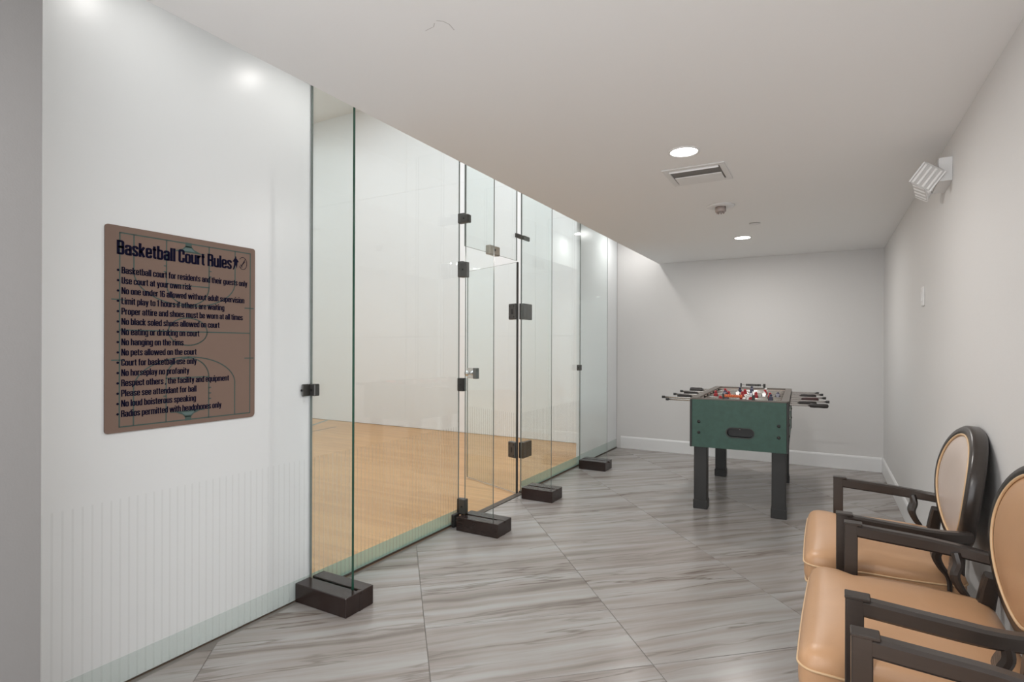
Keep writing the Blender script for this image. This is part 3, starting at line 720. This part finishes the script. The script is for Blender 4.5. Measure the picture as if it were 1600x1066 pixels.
# end boards; the near one has the ball return
def slot_pts(cx_, cz_, w_, h_, n=10):
    r = h_/2; p = []
    for q in range(n+1): a = -PI/2+PI*q/n; p.append((cx_+w_/2-r+r*math.cos(a), cz_+r*math.sin(a)))
    for q in range(n+1): a = PI/2+PI*q/n; p.append((cx_-w_/2+r+r*math.cos(a), cz_+r*math.sin(a)))
    q = []
    for i in range(len(p)):
        a, b = p[i], p[(i+1)%len(p)]; m_ = max(1, int(math.dist(a,b)/0.012))
        for k_ in range(m_): q.append((a[0]+(b[0]-a[0])*k_/m_, a[1]+(b[1]-a[1])*k_/m_))
    return q
def holed_board(y0, y1, xw, z0, z1, hole):
    mb = MB(); n = len(hole); out = []
    cx_ = sum(p[0] for p in hole)/n; cz_ = sum(p[1] for p in hole)/n
    # project each hole vertex outwards to the rectangle
    for p in hole:
        dx, dz = p[0]-cx_, p[1]-cz_; ts = []
        if dx > 1e-9: ts.append((xw-cx_)/dx)
        if dx < -1e-9: ts.append((-xw-cx_)/dx)
        if dz > 1e-9: ts.append((z1-cz_)/dz)
        if dz < -1e-9: ts.append((z0-cz_)/dz)
        tt = min(ts); out.append((cx_+dx*tt, cz_+dz*tt))
    corners = [(xw,z0),(xw,z1),(-xw,z1),(-xw,z0)]
    for y in (y0, y1):
        vs = [(p[0],y,p[1]) for p in hole]+[(p[0],y,p[1]) for p in out]
        fs = []
        for i in range(n):
            j = (i+1)%n; f = [i, j, n+j, n+i]
            a, b = out[i], out[j]
            for c_ in corners:
                # add the corner when the two outer points sit on different sides
                on_x = abs(abs(a[0])-xw) < 1e-6; on_x2 = abs(abs(b[0])-xw) < 1e-6
                if on_x != on_x2 and abs((a if on_x else b)[0]-c_[0]) < 1e-6 and abs((b if on_x else a)[1]-c_[1]) < 1e-6:
                    vs.append((c_[0], y, c_[1])); f = [i, j, n+j, len(vs)-1, n+i]
            fs.append(f)
        mb.add(vs, fs)
    vs = [(p[0],y0,p[1]) for p in hole]+[(p[0],y1,p[1]) for p in hole]
    mb.add(vs, [[i,(i+1)%n,n+(i+1)%n,n+i] for i in range(n)])
    for a,b in (((-xw,z0),(xw,z0)),((xw,z0),(xw,z1)),((xw,z1),(-xw,z1)),((-xw,z1),(-xw,z0))):
        mb.add([(a[0],y0,a[1]),(b[0],y0,b[1]),(b[0],y1,b[1]),(a[0],y1,a[1])], [(0,1,2,3)])
    return mb
XE = TWH-0.014
hole = slot_pts(0.018, 0.668, 0.196, 0.066)
for s in (-1, 1):
    y0_, y1_ = (-TLH, -TLH+0.03) if s < 0 else (TLH-0.03, TLH)
    holed_board(y0_, y1_, XE, ZB-0.006, ZT-0.010, hole).build('end_board', 'green', ft)
    rp = hole + []
    ye = -TLH if s < 0 else TLH
    big = slot_pts(0.018, 0.668, 0.214, 0.084); n = len(big)
    mb = MB(); a_, b_ = ye+s*0.004, ye-s*0.001
    vs = [(p[0],a_,p[1]) for p in big]+[(p[0],a_,p[1]) for p in hole]+[(p[0],b_,p[1]) for p in big]+[(p[0],ye-s*0.045,p[1]) for p in hole]
    fs = []
    for i in range(n):
        j = (i+1)%n; fs += [[i,j,n+j,n+i],[2*n+i,2*n+j,j,i],[n+i,n+j,3*n+j,3*n+i]]
    mb.add(vs, fs); cup = mb.build('ball_return', 'black', ft)
    MB().add([(p[0],ye-s*0.044,p[1]) for p in hole], [list(range(n))]).build('cup_back', 'stop', cup)
    MB().lathe((0.016, ye-s*0.018, 0.694), [(0.0,-0.006),(0.005,-0.003),(0.006,0),(0.005,0.003),(0.0,0.006)], 10).build('pin', 'chrome', cup)
    MB().cbox(-TWH+0.006, TWH-0.006, min(ye-s*0.04, ye+s*0.002), max(ye-s*0.04, ye+s*0.002), ZT-0.012, ZT+0.001, 0.003).build('top_rail', 'rim', ft)
    y0_, y1_ = sorted((ye-s*0.031, ye-s*0.036))
    MB().box(-TWH+0.03, TWH-0.03, y0_, y1_, ZT-0.105, ZT-0.012).build('inner_lining', 'inner', ft)
    # black corner posts
    for sx in (-1, 1):
        xa, xb_ = sorted((sx*(TWH-0.014), sx*(TWH+0.004)))
        ya_, yb_ = sorted((ye-s*0.035, ye+s*0.001))
        MB().cbox(xa, xb_, ya_, yb_, ZB-0.008, ZT-0.011, 0.003).build('corner_trim', 'black', ft)
        for zz in (0.742, 0.652):
            MB().lathe((sx*0.298, ye+s*0.0, zz), [(0.013,-0.0),(0.012,s*0.005),(0.006,s*0.008),(0.0,s*0.008)], 14, axis='y').build('bolt', 'black', ft)
            MB().lathe((sx*(TWH), ye-s*0.12, zz), [(0.013,0.0),(0.012,sx*0.006),(0.0,sx*0.009)], 14, axis='x').build('bolt', 'black', ft)
        # legs
        lx = sx*0.297; ly = s*(TLH-0.130)
        lg = MB().cbox(lx-0.052, lx+0.052, ly-0.052, ly+0.052, 0.0, ZB+0.001, 0.004).build('leg', 'black', ft)
        MB().cbox(lx-0.0575, lx+0.0575, ly-0.0575, ly+0.0575, 0.0, 0.075, 0.004).build('foot_sleeve', 'black', lg)
    # score counter: two posts, a wire and ten beads
    sc_ = MB().cyl((-0.11,ye-s*0.026,ZT+0.026),(0.11,ye-s*0.026,ZT+0.026),0.002,n=8).build('score_counter', 'steel', ft)
    for xa, xb_ in ((-0.118,-0.104),(0.104,0.126)):
        MB().cbox(xa, xb_, ye-s*0.026-0.007, ye-s*0.026+0.007, ZT, ZT+0.042, 0.002).build('post', 'black', sc_)
    for q in range(10):
        xx = (-0.096+0.0135*q) if s < 0 else (-0.055+0.0145*q)
        MB().lathe((xx, ye-s*0.026, ZT+0.026), [(0.007,-0.006),(0.013,-0.004),(0.013,0.004),(0.007,0.006)], 10, axis='x').build('bead', 'orange' if s < 0 else 'black', sc_)
MB().box(-TWH+0.03, TWH-0.03, -TLH+0.03, TLH-0.03, ZT-0.110, ZT-0.104).build('playing_field', 'field', ft)
fl_ = MB().box(-TWH+0.036, TWH-0.036, -0.003, 0.003, ZT-0.104, ZT-0.1035)
fl_.build('centre_line', 'pwhite', ft)
MB().box(-TWH+0.03, TWH-0.03, -TLH+0.03, TLH-0.03, ZB+0.002, ZB+0.012).build('bottom_panel', 'black', ft)
# side fittings
for z_ in (0.905, 0.83): pass
for z_ in (0.862, 0.795): MB().cyl((TWH, -TLH+0.10, z_),(TWH+0.010, -TLH+0.10, z_),0.008,n=12).build('bolt', 'steel', ft)
# rods, grips and players
def player(mb_body, x, z, m, rod, tilt):
    ca, sa = math.cos(tilt), math.sin(tilt)
    def P(px_, py_, pz_): return (x+px_, py_*ca-pz_*sa, z+py_*sa+pz_*ca)
    def bx(x0,x1,y0,y1,z0,z1,mb):
        v = [P(a,b,c_) for c_ in (z0,z1) for b in (y0,y1) for a in (x0,x1)]
        mb.add(v, [(0,2,3,1),(4,5,7,6),(0,1,5,4),(2,6,7,3),(0,4,6,2),(1,3,7,5)])
    mb = MB()
    # tapered torso, legs and foot
    for (w0,d0,z0,w1,d1,z1) in ((0.010,0.007,-0.075,0.011,0.009,-0.045),(0.011,0.009,-0.045,0.013,0.011,-0.012),(0.013,0.011,-0.012,0.017,0.012,0.020),(0.017,0.012,0.020,0.007,0.008,0.030)):
        v = [P(a*w0,b*d0,z0) for a,b in ((-1,-1),(1,-1),(1,1),(-1,1))]+[P(a*w1,b*d1,z1) for a,b in ((-1,-1),(1,-1),(1,1),(-1,1))]
        mb.add(v, [(0,3,2,1),(4,5,6,7),(0,1,5,4),(1,2,6,5),(2,3,7,6),(3,0,4,7)])
    bx(-0.011,0.011,-0.012,0.014,-0.082,-0.070,mb)
    o = mb.build('player', m, rod)
    hm = MB(); n = 8; prof = [(0.0,0.028),(0.010,0.031),(0.0125,0.039),(0.010,0.047),(0.0,0.050)]
    vs = [P(r*math.cos(2*PI*i/n), r*math.sin(2*PI*i/n), h) for r,h in prof for i in range(n)]
    hm.add(vs, [[k_*n+i, k_*n+(i+1)%n, (k_+1)*n+(i+1)%n, (k_+1)*n+i] for k_ in range(4) for i in range(n)], 0, True)
    me_o = hm.build('player', m, rod)
    # join head with body data so that one player stays one piece
    b = bmesh.new(); b.from_mesh(o.data); b.from_mesh(me_o.data); b.to_mesh(o.data); b.free(); bpy.data.objects.remove(me_o)
    return o
RZ = ZT-0.030
team = ['A','A','B','A','B','A','B','B']; cnt = [1,2,3,5,5,3,2,1]
sprd = [0, 0.24, 0.18, 0.115, 0.115, 0.18, 0.24, 0]
slide = [0.02, -0.055, 0.05, -0.03, 0.04, -0.04, 0.03, 0.0]
tilts = [0.25, 0.9, -0.5, 0.3, -0.9, 0.5, 0.2, -0.2]
for i in range(8):
    yy = -TLH+0.115+i*(2*TLH-0.23)/7
    right = team[i] == 'A'; sl = slide[i]
    # the grip end and the free end
    s = 1 if right else -1
    xa, xb_ = s*(TWH+0.25)+sl, -s*(TWH+0.235)+sl
    rd = MB().cyl((xa, yy, RZ),(xb_, yy, RZ),0.0082,n=12).build('rod', 'steel', ft)
    g0 = s*(TWH+0.125)+sl
    MB().lathe((g0, yy, RZ), [(0.010,0.0),(0.015,s*0.004),(0.0165,s*0.03),(0.0155,s*0.06),(0.017,s*0.10),(0.015,s*0.122),(0.006,s*0.128),(0.0,s*0.128)], 12, axis='x').build('grip', 'gripr' if i == 3 else 'grip', rd)
    MB().cyl((xb_-s*0.010, yy, RZ),(xb_+s*0.014, yy, RZ),0.0115,n=10).build('end_cap', 'stop', rd)
    for sx in (-1, 1):
        MB().cyl((sx*(TWH-0.040), yy, RZ),(sx*(TWH+0.007), yy, RZ),0.016,n=12).build('bearing', 'stop', rd)
    for q in range(cnt[i]):
        xx = (q-(cnt[i]-1)/2)*sprd[i]+sl*0.8
        m = 'red' if right else ('navy' if q % 2 == 0 else 'pwhite')
        o = player(None, xx, 0, m, rd, tilts[i]); o.location = (0, yy, RZ)
        MB().cyl((xx-0.020,yy,RZ),(xx+0.020,yy,RZ),0.011,n=8).build('collar', 'stop', rd)

# ================================================================== ARMCHAIRS
def spline(pts, m=5):
    P = [Vector(p) for p in pts]; out = []
    for i in range(len(P)-1):
        a, b, c_, d = P[max(i-1,0)], P[i], P[i+1], P[min(i+2,len(P)-1)]
        for k_ in range(m):
            t_ = k_/m; out.append(0.5*((2*b)+(c_-a)*t_+(2*a-5*b+4*c_-d)*t_*t_+(3*b-a-3*c_+d)*t_**3))
    return out+[P[-1]]
def lerps(v, m=5):
    out = []
    for a, b in zip(v[:-1], v[1:]): out += [a+(b-a)*k_/m for k_ in range(m)]
    return out+[v[-1]]
def rounded(sx, sy, sz, r, n=10, fn=None):
    bm = bmesh.new(); bmesh.ops.create_cube(bm, size=2.0)
    bmesh.ops.subdivide_edges(bm, edges=list(bm.edges), cuts=n, use_grid_fill=True)
    for v in bm.verts:
        p = Vector((v.co.x*sx, v.co.y*sy, v.co.z*sz))
        # concentrate vertices near the rounding
        c = Vector((max(-sx+r, min(sx-r, p.x)), max(-sy+r, min(sy-r, p.y)), max(-sz+r, min(sz-r, p.z))))
        d = p-c
        if d.length > 1e-9: p = c+d.normalized()*r
        if fn: p = fn(p)
        v.co = p
    bm.verts.index_update()
    mb = MB().add([v.co[:] for v in bm.verts], [[v.index for v in f.verts] for f in bm.faces], 0, True); bm.free(); return mb

CW = 0.398          # half width over the arms
def make_chair(back_mat):
    t = thing('armchair', (0,0,0), 'x', 'armchair', 'peach leather armchairs along the right wall')
    # ---- seat cushion
    cx_, hx_, hy2, hz = -0.025, 0.284, 0.386, 0.072
    zc = 0.402
    def shape(p):
        u = p.x/hx_; v = p.y/hy2
        q = Vector(p)
        notch = math.exp(-((p.x+0.135)/0.040)**2)                  # pinched in around the arm posts
        q.y *= 1-0.065*(1/(1+math.exp(-(p.x+0.150)/0.016)))-0.02*notch
        q.y *= 1-0.10*max(0, u)**2
        if p.z > 0: q.z += 0.030*(1-min(1,abs(u))**2.5)*(1-min(1,abs(v))**2.5) - 0.012*notch*abs(v)**6
        q.x -= 0.005*(1-v*v)*(1 if p.x < -0.1 else 0)               # front edge bows out
        return Vector((q.x+cx_, q.y, q.z+zc))
    cu = rounded(hx_, hy2, hz, 0.048, 22, shape).build('seat_cushion', 'leather', t)
    # piping follows the cushion's rounded outline
    def outline(zz, inset, nn=16):
        r = 0.05; pts = []
        for (ax, ay, a0) in ((hx_-r, hy2-r, 0), (-hx_+r, hy2-r, 90), (-hx_+r, -hy2+r, 180), (hx_-r, -hy2+r, 270)):
            for q in range(7):
                a = math.radians(a0+q*15); pts.append(Vector((ax+(r-inset)*math.cos(a), ay+(r-inset)*math.sin(a), zz)))
        full = []
        for i in range(len(pts)):
            a, b = pts[i], pts[(i+1)%len(pts)]; m_ = max(1, int((b-a).length/0.03))
            for q in range(m_): full.append(a+(b-a)*q/m_)
        return [shape(p) for p in full]
    MB().sweep(outline(hz-0.052, -0.001), circ(0.0038, 8), closed=True, smooth=True).build('piping', 'piping', cu)
    MB().sweep(outline(-hz+0.012, 0.008), circ(0.0055, 8), closed=True, smooth=True).build('piping', 'piping', cu)
    # ---- seat rail
    mb = MB(); mb.cbox(-0.285, 0.235, -0.345, 0.345, 0.268, 0.336, 0.006); mb.build('seat_rail', 'frame', t)
    # ---- front legs
    for s in (-1, 1):
        y = s*0.340
        vs = []
        for z_, h_ in ((0.0,0.019),(0.335,0.026)):
            vs += [(-0.272+a*h_, y+b*h_, z_) for a,b in ((-1,-1),(1,-1),(1,1),(-1,1))]
        MB().add(vs, [(0,3,2,1),(4,5,6,7),(0,1,5,4),(1,2,6,5),(2,3,7,6),(3,0,4,7)]).build('leg', 'frame', t)
        # rear legs rake backwards and carry on up to the back oval
        path = [(0.278,s*0.29,0.0),(0.248,s*0.29,0.16),(0.230,s*0.29,0.32),(0.224,s*0.285,0.42),(0.232,s*0.265,0.52),(0.240,s*0.250,0.58)]
        MB().sweep(spline(path), rrect(0.046,0.046,0.007), up=(1,0,0), scales=lerps([0.8,0.95,1.1,1.1,1.0,0.9])).build('leg', 'frame', t)
    # ---- arms
    for s in (-1, 1):
        y = s*(CW-0.0225)
        a_ = MB().cbox(-0.190, -0.145, y-0.0225, y+0.0225, 0.300, 0.660, 0.003)
        a_ = a_.build('arm_post', 'frame', t)
        MB().cbox(-0.1915, -0.130, y-0.024, y+0.024, 0.655, 0.664, 0.002).build('arm_cap', 'frame', a_)
        path = [(-0.150,y,0.634),(-0.05,y,0.628),(0.06,y,0.622),(0.12,y-s*0.004,0.618),(0.17,y-s*0.014,0.616),(0.215,y-s*0.032,0.615),(0.262,y-s*0.056,0.615)]
        MB().sweep(spline(path), rrect(0.044,0.048,0.008), scales=lerps([1,1,1,0.96,0.92,0.88,0.85])).build('arm_rail', 'frame', t)
        # curved bracket from the rear of the arm down to the seat
        yb2 = s*0.338
        pb = [(0.155,yb2+s*0.022,0.610),(0.160,yb2+s*0.015,0.575),(0.150,yb2+s*0.005,0.535),(0.165,yb2,0.495),(0.190,yb2,0.455),(0.195,yb2,0.40),(0.190,yb2,0.33)]
        MB().sweep(spline(pb), rrect(0.030,0.060,0.009), up=(0,1,0), scales=lerps([0.9,1.0,1.05,0.85,0.62,0.5,0.5])).build('arm_bracket', 'frame', t)
    # ---- oval back
    bc = Vector((0.300, 0, 0.753)); tl = 0.12; A, B = 0.330, 0.262
    tu = Vector((tl,0,1)).normalized(); nf = Vector((-1,0,tl)).normalized()     # up in the plane, facing forward
    def E(a, b, q, dpt):
        curve = 0.035*(math.cos(q)*a/A)**2                     # the sides wrap forward a little
        return bc+Vector((0,1,0))*a*math.cos(q)+tu*b*math.sin(q)+nf*(dpt+curve)
    n = 56; prof = [(0.0,0.020),(0.012,0.028),(0.040,0.026),(0.050,0.014),(0.052,-0.020),(0.044,-0.030),(0.0,-0.030)]
    vs = []
    for i in range(n):
        q = 2*PI*i/n
        for ins, dp in prof[::-1]: vs.append(E(A-0.052+ins, B-0.052+ins, q, dp))
    k_ = len(prof)
    MB().add(vs, [[i*k_+j, i*k_+(j+1)%k_, ((i+1)%n)*k_+(j+1)%k_, ((i+1)%n)*k_+j] for i in range(n) for j in range(k_)], 0, True).build('back_frame', 'frame', t)
    def disc(a, b, base, bulge, rings=9):
        vs = [bc+nf*(base+bulge)]; fs = []
        for r_ in range(1, rings+1):
            f_ = r_/rings
            for i in range(n):
                q = 2*PI*i/n; pt = bc+Vector((0,1,0))*a*f_*math.cos(q)+tu*b*f_*math.sin(q)+nf*(base+bulge*(1-f_**3.2)+0.035*(math.cos(q)*a*f_/A)**2); vs.append(pt)
        for i in range(n): fs.append([0, 1+i, 1+(i+1)%n])
        for r_ in range(rings-1):
            for i in range(n): fs.append([1+r_*n+i, 1+(r_+1)*n+i, 1+(r_+1)*n+(i+1)%n, 1+r_*n+(i+1)%n])
        return MB().add(vs, fs, 0, True)
    bp = disc(A-0.044, B-0.044, 0.022, 0.034).build('back_pad', back_mat, t)
    ring = [E(A-0.044, B-0.044, 2*PI*i/n, 0.027) for i in range(n)]
    MB().sweep(ring, circ(0.005, 8), closed=True, up=(1,0,0), smooth=True).build('piping', 'piping', bp)
    disc(A-0.040, B-0.040, -0.023, -0.004).build('back_panel', 'frame', t)
    for ch in t.children_recursive:                               # bring the drawn proportions to the chair's real height
        for v in ch.data.vertices:
            z_ = v.co.z; v.co = Vector((v.co.x*0.957, v.co.y*0.957, 0.957*z_+0.058*min(1.0, z_/0.30)))
    return t
proto = make_chair('pale')
def place(o, x, y, deg, label):
    o.location = (x, y, 0); o.rotation_euler = (0,0,math.radians(deg)); o['label'] = label
c2 = copy_tree(proto); c3 = copy_tree(proto)
place(proto, 0.2285, 2.94, 0.0, 'peach leather armchair with glare painted on its oval back, farthest of the row')
place(c2, 0.244, 2.095, -1.5, 'middle peach leather armchair, its tan oval back cut by the right edge')
place(c3, 0.240, 1.161, 0.0, 'nearest armchair, only its dark arm and peach seat edge showing at bottom right')
for c in (c2, c3):
    for ch in c.children:
        if ch.name.startswith('back_pad'):
            ch.data = ch.data.copy(); ch.data.materials[0] = MT['leather']
